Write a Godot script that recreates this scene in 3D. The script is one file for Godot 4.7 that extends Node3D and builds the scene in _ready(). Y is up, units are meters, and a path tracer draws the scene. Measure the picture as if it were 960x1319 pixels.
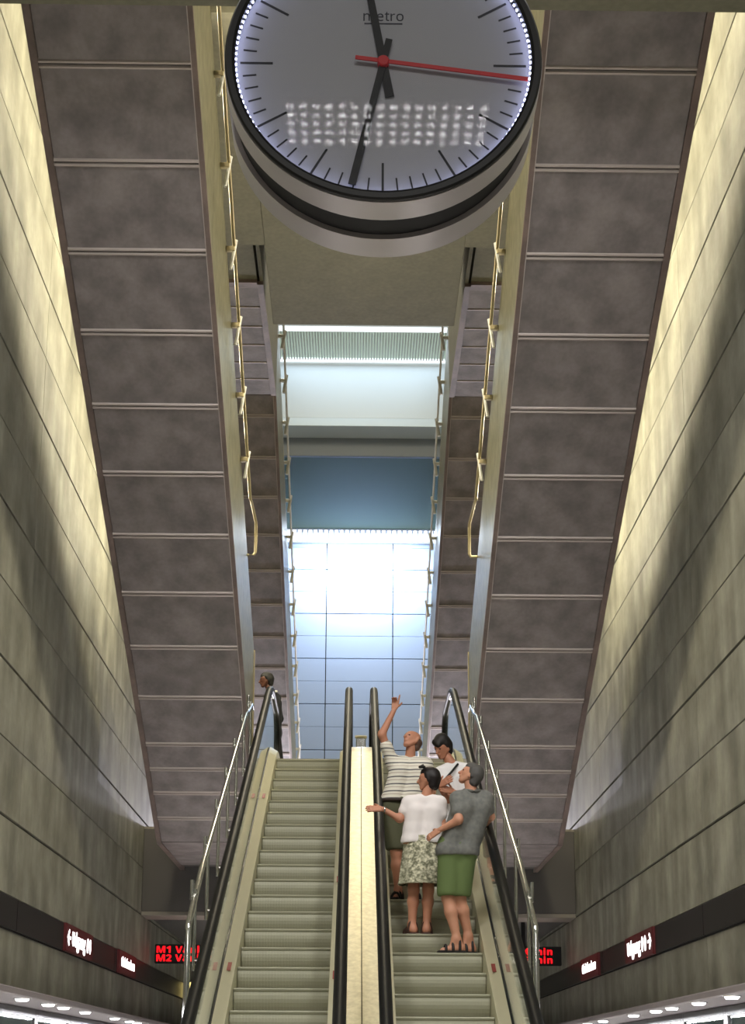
extends Node3D
# Metro station hall: escalators from the platform up to a landing, stair flights overhead, a big hanging clock.
# World: x to the right, y up (platform floor at 0), the hall runs along -z. Helper v(x, y, d): d metres ahead of the camera.

const T := 0.51614              # tangent of the 27.3 degree stair pitch
const EYE := 1.6
const HALF := 3.739             # half width of the hall
const K1 := 16.93               # lower flights: underside at y = K1 - T * d
const K2 := 26.8                # upper flights
const TOP := 1.77               # height of the flights' solid sides above the underside
const LAND := 5.67              # landing floor
const F_PX := 1986.67
const CY_PX := 914.84
const PITCH := 0.227979
const YAW := 0.010243
const ROLL := 0.005352
const CAM_X := -0.0573

var M := {}
var cam_b: Basis
var rng := RandomNumberGenerator.new()
var shared := {}
var taken := {}

func v(x: float, y: float, d: float) -> Vector3:
	return Vector3(x, y, -d)

func px(u: float, w: float, d: float) -> Vector3:   # the point d metres ahead that the photograph shows at pixel (u, w)
	var dir: Vector3 = cam_b.x * ((u - 480.0) / F_PX) + cam_b.y * ((CY_PX - w) / F_PX) - cam_b.z
	return Vector3(CAM_X, EYE, 0) + dir * (d / -dir.z)

# ---------------------------------------------------------------- nodes
func thing(called: String, label: String, category: String, group := "", at := Vector3.ZERO) -> Node3D:
	var o := Node3D.new()
	o.name = numbered(called)
	o.position = at
	add_child(o, true)
	o.set_meta("label", label)
	o.set_meta("category", category)
	if group != "":
		o.set_meta("group", group)
	return o

func numbered(called: String) -> String:
	var n: int = taken.get(called, 0)
	taken[called] = n + 1
	return called if n == 0 else "%s_%03d" % [called, n]

func part(called: String, mesh: Mesh, m: Material, parent: Node, at := Vector3.ZERO, b := Basis.IDENTITY) -> MeshInstance3D:
	var o := MeshInstance3D.new()
	o.name = called
	o.mesh = mesh
	o.material_override = m
	o.transform = Transform3D(b, at)
	parent.add_child(o, true)
	return o

func tag(o: Node, label: String, category: String, group := "") -> Node:
	o.set_meta("label", label)
	o.set_meta("category", category)
	if group != "":
		o.set_meta("group", group)
	return o

func struct(called: String, mesh: Mesh, m: Material, label: String, category: String, at := Vector3.ZERO) -> MeshInstance3D:
	var o := part(called, mesh, m, self, at)
	o.set_meta("kind", "structure")
	o.set_meta("label", label)
	o.set_meta("category", category)
	return o

# ---------------------------------------------------------------- mesh helpers
func st_new() -> SurfaceTool:
	var st := SurfaceTool.new()
	st.begin(Mesh.PRIMITIVE_TRIANGLES)
	return st

func tri(st: SurfaceTool, a: Vector3, b: Vector3, c: Vector3, n: Vector3) -> void:
	st.set_normal(n)
	if (b - a).cross(c - a).dot(n) > 0.0:
		st.add_vertex(a); st.add_vertex(c); st.add_vertex(b)
	else:
		st.add_vertex(a); st.add_vertex(b); st.add_vertex(c)

func quad(st: SurfaceTool, a: Vector3, b: Vector3, c: Vector3, d: Vector3, toward: Vector3) -> void:
	var n := (b - a).cross(c - a)
	if n.length() < 1e-12:
		n = (c - a).cross(d - a)
	n = n.normalized()
	if n.dot(toward) < 0.0:
		n = -n
	tri(st, a, b, c, n)
	tri(st, a, c, d, n)

func add_box(st: SurfaceTool, c: Vector3, s: Vector3, bev: float, b := Basis.IDENTITY) -> void:
	var h := s * 0.5
	var e: float = min(bev, min(h.x, min(h.y, h.z)) * 0.9)
	for ax in 3:
		var ux := (ax + 1) % 3
		var vx := (ax + 2) % 3
		for sg in [-1.0, 1.0]:
			var q := []
			for t in [[-1, -1], [1, -1], [1, 1], [-1, 1]]:
				var p := Vector3.ZERO
				p[ax] = sg * h[ax]
				p[ux] = t[0] * (h[ux] - e)
				p[vx] = t[1] * (h[vx] - e)
				q.append(c + b * p)
			var n := Vector3.ZERO
			n[ax] = sg
			quad(st, q[0], q[1], q[2], q[3], b * n)
	if e <= 0.0:
		return
	for ax in 3:
		var ux := (ax + 1) % 3
		var vx := (ax + 2) % 3
		for su in [-1.0, 1.0]:
			for sv in [-1.0, 1.0]:
				var q := []
				for t in [[-1, 0], [1, 0], [1, 1], [-1, 1]]:
					var p := Vector3.ZERO
					p[ax] = t[0] * (h[ax] - e)
					p[ux] = su * (h[ux] - (0.0 if t[1] == 0 else e))
					p[vx] = sv * (h[vx] - (e if t[1] == 0 else 0.0))
					q.append(c + b * p)
				var n := Vector3.ZERO
				n[ux] = su
				n[vx] = sv
				quad(st, q[0], q[1], q[2], q[3], b * n)
	for sx in [-1.0, 1.0]:
		for sy in [-1.0, 1.0]:
			for sz in [-1.0, 1.0]:
				var s3 := Vector3(sx, sy, sz)
				tri(st, c + b * (s3 * Vector3(h.x, h.y - e, h.z - e)), c + b * (s3 * Vector3(h.x - e, h.y, h.z - e)), c + b * (s3 * Vector3(h.x - e, h.y - e, h.z)), (b * s3).normalized())

func box_mesh(s: Vector3, bev := 0.004) -> Mesh:
	var key := "b%.3f,%.3f,%.3f,%.3f" % [s.x, s.y, s.z, bev]
	if not shared.has(key):
		var st := st_new()
		add_box(st, Vector3.ZERO, s, bev)
		shared[key] = st.commit()
	return shared[key]

func box_lh(lo: Vector3, hi: Vector3, bev := 0.004) -> Mesh:   # in place, not shared
	var st := st_new()
	add_box(st, (lo + hi) * 0.5, (hi - lo).abs(), bev)
	return st.commit()

func add_prism(st: SurfaceTool, poly: Array, x0: float, x1: float) -> void:   # convex outline of Vector2(d, y), across x
	var mid := Vector2.ZERO
	for p in poly:
		mid += p / poly.size()
	var n := poly.size()
	for i in n:
		var a: Vector2 = poly[i]
		var b: Vector2 = poly[(i + 1) % n]
		var out := (a + b) * 0.5 - mid
		quad(st, v(x0, a.y, a.x), v(x1, a.y, a.x), v(x1, b.y, b.x), v(x0, b.y, b.x), v(0, out.y, out.x))
	for i in range(1, n - 1):
		for s in [[x0, -1.0], [x1, 1.0]]:
			var side: float = s[1] * signf(x1 - x0)
			tri(st, v(s[0], poly[0].y, poly[0].x), v(s[0], poly[i].y, poly[i].x), v(s[0], poly[i + 1].y, poly[i + 1].x), Vector3(side, 0, 0))

func prism(poly: Array, x0: float, x1: float) -> Mesh:
	var st := st_new()
	add_prism(st, poly, x0, x1)
	return st.commit()

func add_tube(st: SurfaceTool, pts: Array, r: float, sides := 10, sx := 1.0) -> void:
	var rings := []
	var ns := []
	var ref := Vector3.RIGHT
	for i in pts.size():
		var t: Vector3
		if i == 0:
			t = pts[1] - pts[0]
		elif i == pts.size() - 1:
			t = pts[i] - pts[i - 1]
		else:
			t = (pts[i] - pts[i - 1]).normalized() + (pts[i + 1] - pts[i]).normalized()
		t = t.normalized()
		var a := ref - t * ref.dot(t)
		if a.length() < 0.05:
			ref = Vector3.UP
			a = ref - t * ref.dot(t)
		a = a.normalized()
		var b := t.cross(a)
		var ring := []
		var nn := []
		for k in sides:
			var w := TAU * k / sides
			var o := a * cos(w) * sx + b * sin(w)
			ring.append(pts[i] + o * r)
			nn.append((a * cos(w) / sx + b * sin(w)).normalized())
		rings.append(ring)
		ns.append(nn)
	for i in pts.size() - 1:
		for k in sides:
			var k2 := (k + 1) % sides
			var q := [rings[i][k], rings[i][k2], rings[i + 1][k2], rings[i + 1][k]]
			var m := [ns[i][k], ns[i][k2], ns[i + 1][k2], ns[i + 1][k]]
			var flip: bool = (q[1] - q[0]).cross(q[2] - q[0]).dot(m[0]) > 0.0
			for j in ([0, 2, 1, 0, 3, 2] if flip else [0, 1, 2, 0, 2, 3]):
				st.set_normal(m[j])
				st.add_vertex(q[j])
	for e in [[0, 1], [pts.size() - 1, pts.size() - 2]]:
		var out: Vector3 = (pts[e[0]] - pts[e[1]]).normalized()
		for k in range(1, sides - 1):
			tri(st, rings[e[0]][0], rings[e[0]][k], rings[e[0]][k + 1], out)

func tube(pts: Array, r: float, sides := 10, sx := 1.0) -> Mesh:
	var st := st_new()
	add_tube(st, pts, r, sides, sx)
	return st.commit()

func add_lathe(st: SurfaceTool, prof: Array, sides := 48, flat := true) -> void:   # outline of Vector2(radius, along), round the z axis
	for i in prof.size() - 1:
		var a: Vector2 = prof[i]
		var b: Vector2 = prof[i + 1]
		var dn := Vector2(b.y - a.y, -(b.x - a.x)).normalized()
		for k in sides:
			var w0 := TAU * k / sides
			var w1 := TAU * (k + 1) / sides
			var q := [Vector3(a.x * cos(w0), a.x * sin(w0), a.y), Vector3(a.x * cos(w1), a.x * sin(w1), a.y), Vector3(b.x * cos(w1), b.x * sin(w1), b.y), Vector3(b.x * cos(w0), b.x * sin(w0), b.y)]
			var n0 := Vector3(dn.x * cos(w0), dn.x * sin(w0), dn.y)
			var n1 := Vector3(dn.x * cos(w1), dn.x * sin(w1), dn.y)
			var m := [n0, n1, n1, n0]
			for tr in [[0, 1, 2], [0, 2, 3]]:
				var f: Vector3 = (q[tr[1]] - q[tr[0]]).cross(q[tr[2]] - q[tr[0]])
				if f.length() < 1e-12:
					continue
				for j in ([tr[0], tr[2], tr[1]] if f.dot(n0) > 0.0 else tr):
					st.set_normal(m[j])
					st.add_vertex(q[j])

func lathe(prof: Array, sides := 48) -> Mesh:
	var st := st_new()
	add_lathe(st, prof, sides)
	return st.commit()

# ---------------------------------------------------------------- materials
func noise(freq: float, oct: int, s: int) -> FastNoiseLite:
	var n := FastNoiseLite.new()
	n.seed = s
	n.frequency = freq
	n.fractal_octaves = oct
	return n

func field(w: int, h: int, freq: float, oct: int, s: int, stretch := 1) -> PackedByteArray:
	var im := noise(freq, oct, s).get_seamless_image(w, max(8, h / stretch))
	im.convert(Image.FORMAT_L8)
	if stretch > 1:
		im.resize(w, h, Image.INTERPOLATE_CUBIC)
	return im.get_data()

func stain_tex(n: int, fields: Array, weights: Array, lo: Color, hi: Color, contrast := 1.6) -> ImageTexture:
	var data := PackedByteArray()
	data.resize(n * n * 3)
	var sum := 0.0
	for w in weights:
		sum += w
	for i in n * n:
		var t := 0.0
		for k in fields.size():
			t += fields[k][i] * weights[k]
		t = clampf((t / sum / 255.0 - 0.5) * contrast + 0.5, 0.0, 1.0)
		data[i * 3] = int(255.0 * lerpf(lo.r, hi.r, t))
		data[i * 3 + 1] = int(255.0 * lerpf(lo.g, hi.g, t))
		data[i * 3 + 2] = int(255.0 * lerpf(lo.b, hi.b, t))
	return ImageTexture.create_from_image(Image.create_from_data(n, n, false, Image.FORMAT_RGB8, data))

func plain(c: Color, rough := 0.6, metal := 0.0) -> StandardMaterial3D:
	var m := StandardMaterial3D.new()
	m.albedo_color = c
	m.roughness = rough
	m.metallic = metal
	return m

func textured(t: Texture2D, size: float, rough := 0.7, off := Vector3.ZERO, metal := 0.0, tint := Color.WHITE) -> StandardMaterial3D:
	var m := plain(tint, rough, metal)
	m.albedo_texture = t
	m.uv1_triplanar = true
	m.uv1_world_triplanar = true
	m.uv1_triplanar_sharpness = 8.0
	m.uv1_scale = Vector3.ONE / size
	m.uv1_offset = off
	return m

func glow(c: Color, e: float) -> StandardMaterial3D:
	var m := plain(c, 0.5)
	m.emission_enabled = true
	m.emission = c
	m.emission_energy_multiplier = e
	return m

func pane(c: Color, a: float) -> StandardMaterial3D:
	var m := plain(Color(c.r, c.g, c.b, a), 0.03)
	m.transparency = BaseMaterial3D.TRANSPARENCY_ALPHA
	return m

func make_materials() -> void:
	var n := 512
	var streak := field(n, n, 0.014, 4, 11, 16)
	var cloud := field(n, n, 0.012, 5, 12)
	var fine := field(n, n, 0.09, 3, 13)
	var blot := field(n, n, 0.011, 5, 15)
	var wall_t := stain_tex(n, [streak, cloud, fine], [0.5, 0.45, 0.10], Color(0.40, 0.395, 0.35), Color(0.60, 0.595, 0.54), 1.9)
	M.wall = []
	for i in 4:
		M.wall.append(textured(wall_t, 5.3, 0.62, Vector3(0.23 * i, 0.37 * i, 0.61 * i)))
	var sof_t := stain_tex(n, [blot, cloud, fine], [0.6, 0.25, 0.15], Color(0.43, 0.405, 0.405), Color(0.60, 0.565, 0.565), 1.6)
	M.soffit = []
	for i in 4:
		M.soffit.append(textured(sof_t, 2.9, 0.6, Vector3(0.31 * i, 0.17 * i, 0.43 * i)))
	M.frame = textured(sof_t, 3.7, 0.5, Vector3(0.5, 0.1, 0), 0.0, Color(0.92, 0.85, 0.8))
	M.batten = plain(Color(0.72, 0.68, 0.66), 0.45, 0.3)
	var steel_t := stain_tex(256, [field(256, 256, 0.03, 4, 21), field(256, 256, 0.08, 3, 22)], [0.7, 0.3], Color(0.46, 0.45, 0.36), Color(0.59, 0.58, 0.49), 1.6)
	M.side = textured(steel_t, 2.2, 0.36, Vector3.ZERO, 0.5)
	M.gold = plain(Color(0.72, 0.67, 0.54), 0.34, 0.6)
	M.rod = plain(Color(0.95, 0.95, 0.94), 0.35, 0.1)
	M.deck = plain(Color(0.80, 0.78, 0.66), 0.36, 0.2)
	M.chrome = plain(Color(0.82, 0.82, 0.8), 0.16, 0.95)
	M.satin = textured(stain_tex(256, [field(256, 256, 0.05, 3, 31), field(256, 256, 0.12, 3, 32)], [0.6, 0.4], Color(0.74, 0.71, 0.60), Color(0.86, 0.83, 0.72), 1.3), 1.3, 0.36, Vector3.ZERO, 0.55)
	M.rubber = plain(Color(0.03, 0.036, 0.045), 0.42)
	M.rubber.metallic_specular = 0.3
	M.black = plain(Color(0.03, 0.03, 0.032), 0.5)
	M.joint = plain(Color(0.09, 0.085, 0.075), 0.9)
	M.door_glass = pane(Color(0.10, 0.14, 0.13), 0.35)
	M.glass = pane(Color(0.80, 0.92, 0.95), 0.06)
	M.slab = textured(stain_tex(256, [field(256, 256, 0.02, 4, 41), field(256, 256, 0.1, 3, 42)], [0.4, 0.6], Color(0.43, 0.42, 0.355), Color(0.50, 0.49, 0.42), 1.2), 2.5, 0.7)
	M.floor = textured(stain_tex(256, [field(256, 256, 0.06, 4, 51), field(256, 256, 0.2, 2, 52)], [0.5, 0.5], Color(0.50, 0.48, 0.45), Color(0.62, 0.60, 0.57), 1.5), 2.0, 0.45)
	M.plaster = plain(Color(0.78, 0.78, 0.77), 0.8)
	M.white = plain(Color(0.86, 0.88, 0.88), 0.6)
	M.teal = plain(Color(0.31, 0.395, 0.335), 0.7)
	M.ledge = plain(Color(0.88, 0.92, 0.94), 0.7)
	M.fascia = plain(Color(0.55, 0.58, 0.62), 0.7)
	M.bulkhead = plain(Color(0.36, 0.35, 0.345), 0.75)
	M.lip = plain(Color(0.56, 0.54, 0.51), 0.7)
	M.tile = plain(Color(0.74, 0.80, 0.90), 0.35)
	M.step = plain(Color(0.65, 0.645, 0.56), 0.5, 0.1)
	M.comb = plain(Color(0.52, 0.50, 0.44), 0.45, 0.5)
	M.band = plain(Color(0.11, 0.10, 0.09), 0.45)

# ---------------------------------------------------------------- building
func _ready() -> void:
	rng.seed = 7
	camera_and_light()
	make_materials()
	hall()
	for s in [-1.0, 1.0]:
		lower_flight(s)
		upper_flight(s)
	for s in [-1.0, 1.0]:
		escalator(s)
	centre_deck()
	for s in [-1.0, 1.0]:
		side_railing(s)
	clock()
	for s in [-1.0, 1.0]:
		sign_band(s)
		canopy(s)
		led_display(s)
	end_bay()
	lamps()
	people()

func camera_and_light() -> void:
	var cp := cos(PITCH)
	var sp := sin(PITCH)
	var cy := cos(YAW)
	var sy := sin(YAW)
	var cr := cos(ROLL)
	var sr := sin(ROLL)
	# rows of the world-to-camera rotation, d forward
	var r0 := Vector3(cy, 0, -sy)
	var r1 := Vector3(-sp * sy, cp, -sp * cy)
	var r2 := Vector3(cp * sy, sp, cp * cy)
	var a0 := r0 * cr + r1 * sr
	var a1 := r1 * cr - r0 * sr
	cam_b = Basis(Vector3(a0.x, a0.y, -a0.z), Vector3(a1.x, a1.y, -a1.z), Vector3(-r2.x, -r2.y, r2.z))
	var c := Camera3D.new()
	c.name = "camera"
	c.projection = Camera3D.PROJECTION_FRUSTUM
	c.near = 0.1
	c.far = 200.0
	c.size = 1319.0 / F_PX * 0.1
	c.frustum_offset = Vector2(0.0, (CY_PX - 659.5) / F_PX * 0.1)
	c.transform = Transform3D(cam_b, Vector3(CAM_X, EYE, 0))
	add_child(c)
	c.current = true
	var we := WorldEnvironment.new()
	we.name = "environment"
	var e := Environment.new()
	e.background_mode = Environment.BG_COLOR
	e.background_color = Color(0.02, 0.02, 0.02)
	e.tonemap_mode = Environment.TONE_MAPPER_LINEAR
	e.tonemap_exposure = 1.0
	e.sdfgi_enabled = true
	e.ssao_enabled = true
	e.ssil_enabled = true
	we.environment = e
	add_child(we)
	# large area lights: a cool lamp over the end wall, a cool lamp in the shaft, warm panels in the hall ceiling, panels under the near slab, the downlight rows
	area("end_wall_light", Vector3(0, 19.12, -49.35), Vector3(-80, 0, 0), Vector2(3.6, 0.3), Color(0.84, 0.91, 1.0), 74.0)
	area("shaft_light", Vector3(0, 22.1, -41.6), Vector3(-90, 0, 0), Vector2(5.2, 1.8), Color(0.85, 0.93, 1.0), 9.0)
	for d in [30.2, 34.8]:
		area("hall_light", Vector3(0, 22.1, -d), Vector3(-90, 0, 0), Vector2(4.6, 3.6), Color(1.0, 0.94, 0.80), 60.0)
	for s in [-1.0, 1.0]:
		area("downlight_row", Vector3(3.1 * s, 2.15, -20.5), Vector3(-90, 0, 0), Vector2(0.12, 27.0), Color(0.98, 0.98, 1.0), 180.0)
		area("slab_light", Vector3(1.9 * s, 10.36, -8.9), Vector3(-90, 0, 0), Vector2(0.4, 4.4), Color(0.99, 0.98, 0.97), 42.0)
		area("slab_light", Vector3(1.9 * s, 10.36, 7.0), Vector3(-90, 0, 0), Vector2(0.4, 6.6), Color(0.99, 0.98, 0.97), 48.0)

func area(called: String, at: Vector3, deg: Vector3, size: Vector2, c: Color, energy: float) -> void:
	var l := AreaLight3D.new()
	l.name = called
	l.area_size = size
	l.light_color = c
	l.light_energy = energy
	l.area_normalize_energy = true
	l.area_range = 80.0
	l.shadow_enabled = true
	l.position = at
	l.rotation_degrees = deg
	add_child(l, true)

func omni(called: String, at: Vector3, c: Color, energy: float, size: float, parent: Node = self) -> void:
	var l := OmniLight3D.new()
	l.name = called
	l.light_color = c
	l.light_energy = energy
	l.light_size = size
	l.omni_range = 60.0
	l.omni_attenuation = 2.0
	l.shadow_enabled = true
	l.position = at
	parent.add_child(l, true)

func hall() -> void:
	struct("floor", box_lh(v(-6, -0.3, -14), v(6, 0, 52)), M.floor, "grey stone platform floor under the escalators", "floor")
	struct("ceiling", box_lh(v(-4.2, 22.3, -14), v(4.2, 22.7, 51)), M.plaster, "pale ceiling high over the hall", "ceiling")
	struct("wall_back", box_lh(v(-6, 0, -14.4), v(6, 22.3, -14)), M.wall[0], "stone wall behind the platform", "wall")
	for s in [-1.0, 1.0]:
		var w := struct("wall_left" if s < 0 else "wall_right", box_lh(v(s * (HALF + 0.035), 2.3, -14), v(s * (HALF + 0.5), 22.3, 51), 0.0), M.joint, "tall side wall of streaked olive grey stone panels on the " + ("left" if s < 0 else "right") + " of the escalators", "wall")
		var cols := [-14.0, -4.02, 2.9, 9.82, 16.74, 23.66, 30.58, 37.5, 44.4, 51.0]
		var rows := [[2.36, 3.0, 0.006, 0.0]]
		for k in 13:
			rows.append([3.364 + 0.791 * k, 3.364 + 0.791 * (k + 1), 0.016 if k % 2 == 1 else 0.007, 0.016 if k % 2 == 0 else 0.007])
		var tall := 3.364 + 0.791 * 13
		rows.append([tall, tall + 4.33, 0.007, 0.007])
		rows.append([tall + 4.33, 22.3, 0.007, 0.0])
		for r in rows:
			for c in cols.size() - 1:
				var y0: float = r[0] + (r[2] if r[0] > 3.1 else 0.0)
				var y1: float = r[1] - r[3]
				var d0: float = cols[c] + 0.006
				var d1: float = cols[c + 1] - 0.006
				if s > 0 and false:
					continue
				part("panel", box_mesh(Vector3(0.04, y1 - y0, d1 - d0), 0.003), M.wall[rng.randi() % 4], w, v(s * (HALF + 0.02), (y0 + y1) / 2, (d0 + d1) / 2))
	# tunnel side behind the platform doors
		struct("wall_tunnel_left" if s < 0 else "wall_tunnel_right", box_lh(v(s * 5.6, 0, -14), v(s * 6.0, 2.3, 51), 0.0), M.black, "dark tunnel wall behind the platform doors", "wall")
		struct("trim_1" if s < 0 else "trim_2", box_lh(v(s * (HALF + 0.1), 2.25, -14), v(s * 6.0, 2.36, 51), 0.0), M.bulkhead, "concrete soffit over the track", "trim")
	# near slab above the platform
	struct("ceiling_near", box_lh(v(-HALF, 10.43, -14), v(HALF, 10.92, 11.5), 0.01), M.slab, "dark grey concrete slab edge above the hanging clock", "ceiling")
	# olive slab that the upper flights rise through
	var sl := struct("ceiling_slab", box_lh(v(-1.45, 13.2, 15.2), v(1.45, 15.6, 22.7), 0.01), M.slab, "olive concrete slab behind the clock with a notch for each upper flight", "ceiling")
	for s in [-1.0, 1.0]:
		part("slab_wing", box_lh(v(s * 1.45, 13.2, 15.2), v(s * HALF, 15.6, 20.25), 0.0), M.slab, sl)
	# landing
	struct("floor_landing", box_lh(v(-HALF, 4.20, 26.6), v(HALF, LAND - 0.04, 50.4), 0.01), M.bulkhead, "dark grey bulkhead of the landing below the lower flights", "landing")
	struct("trim_3", box_lh(v(-HALF, 4.13, 26.6), v(HALF, 4.20, 27.4), 0.01), M.lip, "pale concrete lip under the landing bulkhead", "trim")
	struct("floor_landing_paving", box_lh(v(-HALF, LAND - 0.04, 26.62), v(HALF, LAND, 50.4), 0.0), M.floor, "grey stone paving of the landing", "floor")
	struct("floor_landing_front", box_lh(v(-1.52, LAND - 0.35, 20.75), v(1.52, LAND, 26.6), 0.01), M.plaster, "landing floor at the head of the escalators", "floor")
	struct("wall_under_landing", box_lh(v(-HALF, 0, 36.0), v(HALF, 4.20, 36.3), 0.0), M.wall[1], "stone end wall below the landing", "wall")

func slope_box(parent: Node, called: String, k: float, d0: float, d1: float, x0: float, x1: float, lo: float, hi: float, m: Material) -> MeshInstance3D:
	return part(called, prism([Vector2(d0, k + lo - T * d0), Vector2(d1, k + lo - T * d1), Vector2(d1, k + hi - T * d1), Vector2(d0, k + hi - T * d0)], x0, x1), m, parent)

func flight(t: Node3D, s: float, k: float, joints: Array, side_to: float, side_m: Material) -> void:
	var xi := 1.565 * s
	var xo := 3.085 * s
	var n := joints.size()
	var lo: float = joints[0]
	var hi: float = joints[n - 1]
	for i in n - 1:   # underside panels, set back between the edge frames
		slope_box(t, "soffit_panel", k, joints[i] + 0.012, joints[i + 1] - 0.012, xi + 0.055 * s, xo - 0.075 * s, 0.02, 0.06, M.soffit[rng.randi() % 4])
		if i > 0:
			slope_box(t, "joint_strip", k, joints[i] - 0.030, joints[i] - 0.014, xi + 0.05 * s, xo - 0.07 * s, 0.002, 0.05, M.batten)
			slope_box(t, "joint_strip", k, joints[i] + 0.014, joints[i] + 0.030, xi + 0.05 * s, xo - 0.07 * s, 0.002, 0.05, M.batten)
	slope_box(t, "deck", k, lo, hi, xi + 0.06 * s, xo - 0.06 * s, 0.06, 0.62, M.bulkhead)
	slope_box(t, "edge_frame", k, lo, hi, xi, xi + 0.05 * s, 0.0, 0.06, M.frame)
	slope_box(t, "edge_frame", k, lo, hi, xi + 0.05 * s, xi + 0.058 * s, -0.004, 0.06, M.batten)
	slope_box(t, "edge_frame", k, lo, hi, xo - 0.07 * s, xo, 0.0, 0.06, M.frame)
	slope_box(t, "outer_side", k, lo, hi, xo - 0.06 * s, xo, 0.06, TOP, M.frame)
	var d := lo
	var step := 2.62
	while d < side_to - 0.05:
		var e: float = min(d + step, side_to)
		slope_box(t, "side_panel", k, d + 0.003, e - 0.003, xi, xi + 0.055 * s, 0.06, TOP, side_m)
		d = e

func rail_line(t: Node3D, s: float, k: float, d0: float, d1: float, m: Material, first: float, gap: float, rod := 0.019) -> void:
	var x := 1.475 * s
	var h := TOP - 0.05
	var pts := [v(x, k + h - T * d0, d0), v(x, k + h - T * d1, d1)]
	var yb: float = k + h - T * d1
	pts += [v(x - 0.01 * s, yb - 0.01, d1 + 0.12), v(x - 0.02 * s, yb - 0.01, d1 + 0.9), v(x - 0.02 * s, yb - 0.05, d1 + 0.95), v(x - 0.02 * s, yb - 0.42, d1 + 0.95), v(x, yb - 0.46, d1 + 0.95), v(x + 0.09 * s, yb - 0.46, d1 + 0.95)]
	part("handrail", tube(pts, 0.020, 10), m, t)
	var d := first
	while d < d1:
		var y: float = k + h - T * d
		part("bracket", box_mesh(Vector3(0.10, 0.06, 0.05), 0.006), m, t, v(x + 0.04 * s, y - 0.04, d))
		part("bracket_rod", tube([v(x + 0.03 * s, y - 0.30, d - 0.02), v(x - 0.02 * s, y + 0.08, d + 0.02)], rod, 8), M.rod, t)
		d += gap

func lower_flight(s: float) -> void:
	var t := thing("stair_flight", "lower stair flight with a wide stained grey panelled underside, beside the stone side wall", "staircase", "lower stair flights")
	var joints := [11.56, 12.43, 13.30, 14.17, 15.04, 15.91, 16.78, 17.65, 18.53, 19.41, 20.30, 21.19, 21.69, 22.19, 22.74, 23.30]
	flight(t, s, K1, joints, 21.7, M.side)
	var y0: float = K1 - T * 23.30
	var i := 0
	for e in [[23.31, 24.75], [24.75, 26.0]]:
		part("soffit_panel", prism([Vector2(e[0], y0 + 0.02), Vector2(e[1] - 0.012, y0 + 0.02), Vector2(e[1] - 0.012, y0 + 0.06), Vector2(e[0], y0 + 0.06)], 1.62 * s, 3.01 * s), M.soffit[i], t)
		i += 1
	part("deck", prism([Vector2(23.31, y0 + 0.06), Vector2(26.56, y0 + 0.06), Vector2(26.56, LAND), Vector2(23.31, LAND)], 1.63 * s, 3.02 * s), M.bulkhead, t)
	for x in [[1.565, 1.62], [3.01, 3.085]]:
		part("edge_frame", prism([Vector2(23.31, y0), Vector2(26.56, y0), Vector2(26.56, LAND), Vector2(23.31, LAND)], x[0] * s, x[1] * s), M.frame, t)
	slope_box(t, "side_post", K1, 21.7, 21.78, 1.55 * s, 1.63 * s, 0.0, TOP + 0.02, M.gold)
	rail_line(t, s, K1, 11.6, 19.0, M.gold, 12.05, 0.905)

func upper_flight(s: float) -> void:
	var t := thing("upper_stair_flight", "upper stair flight with a dark narrow underside rising through the olive slab", "staircase", "upper stair flights")
	var joints := [25.9, 26.32]
	for i in 18:
		joints.append(27.2 + 0.88 * i)
	flight(t, s, K2, joints, 42.1, M.side)
	var y0: float = K2 - T * 25.9
	var d := 25.9
	while d > 21.95:   # level head of the flight
		part("soffit_panel", prism([Vector2(d - 0.012, y0 + 0.02), Vector2(d - 0.65, y0 + 0.02), Vector2(d - 0.65, y0 + 0.06), Vector2(d - 0.012, y0 + 0.06)], 1.66 * s, 3.01 * s), M.soffit[rng.randi() % 4], t)
		part("joint_strip", prism([Vector2(d - 0.65, y0 + 0.004), Vector2(d - 0.665, y0 + 0.004), Vector2(d - 0.665, y0 + 0.06), Vector2(d - 0.65, y0 + 0.06)], 1.66 * s, 3.01 * s), M.batten, t)
		d -= 0.66
	part("edge_frame", prism([Vector2(25.9, y0), Vector2(d - 0.1, y0), Vector2(d - 0.1, y0 + 0.06), Vector2(25.9, y0 + 0.06)], 1.565 * s, 1.66 * s), M.frame, t)
	part("edge_frame", prism([Vector2(d, y0), Vector2(d - 0.16, y0), Vector2(d - 0.16, y0 + 0.06), Vector2(d, y0 + 0.06)], 1.66 * s, 3.01 * s), M.frame, t)
	part("deck", prism([Vector2(25.9, y0 + 0.06), Vector2(20.3, y0 + 0.06), Vector2(20.3, y0 + 0.6), Vector2(25.9, y0 + 0.6)], 1.66 * s, 3.01 * s), M.slab, t)
	part("side_panel", prism([Vector2(25.9, y0 + 0.06), Vector2(20.3, y0 + 0.06), Vector2(20.3, y0 + 1.77), Vector2(25.9, y0 + 1.77)], 1.565 * s, 1.62 * s), M.slab, t)
	rail_line(t, s, K2, 26.0, 41.0, M.rod, 26.4, 0.905, 0.03)

# ---------------------------------------------------------------- escalators
func nose(d: float) -> float:
	return minf(-4.772 + T * d, LAND)

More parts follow.
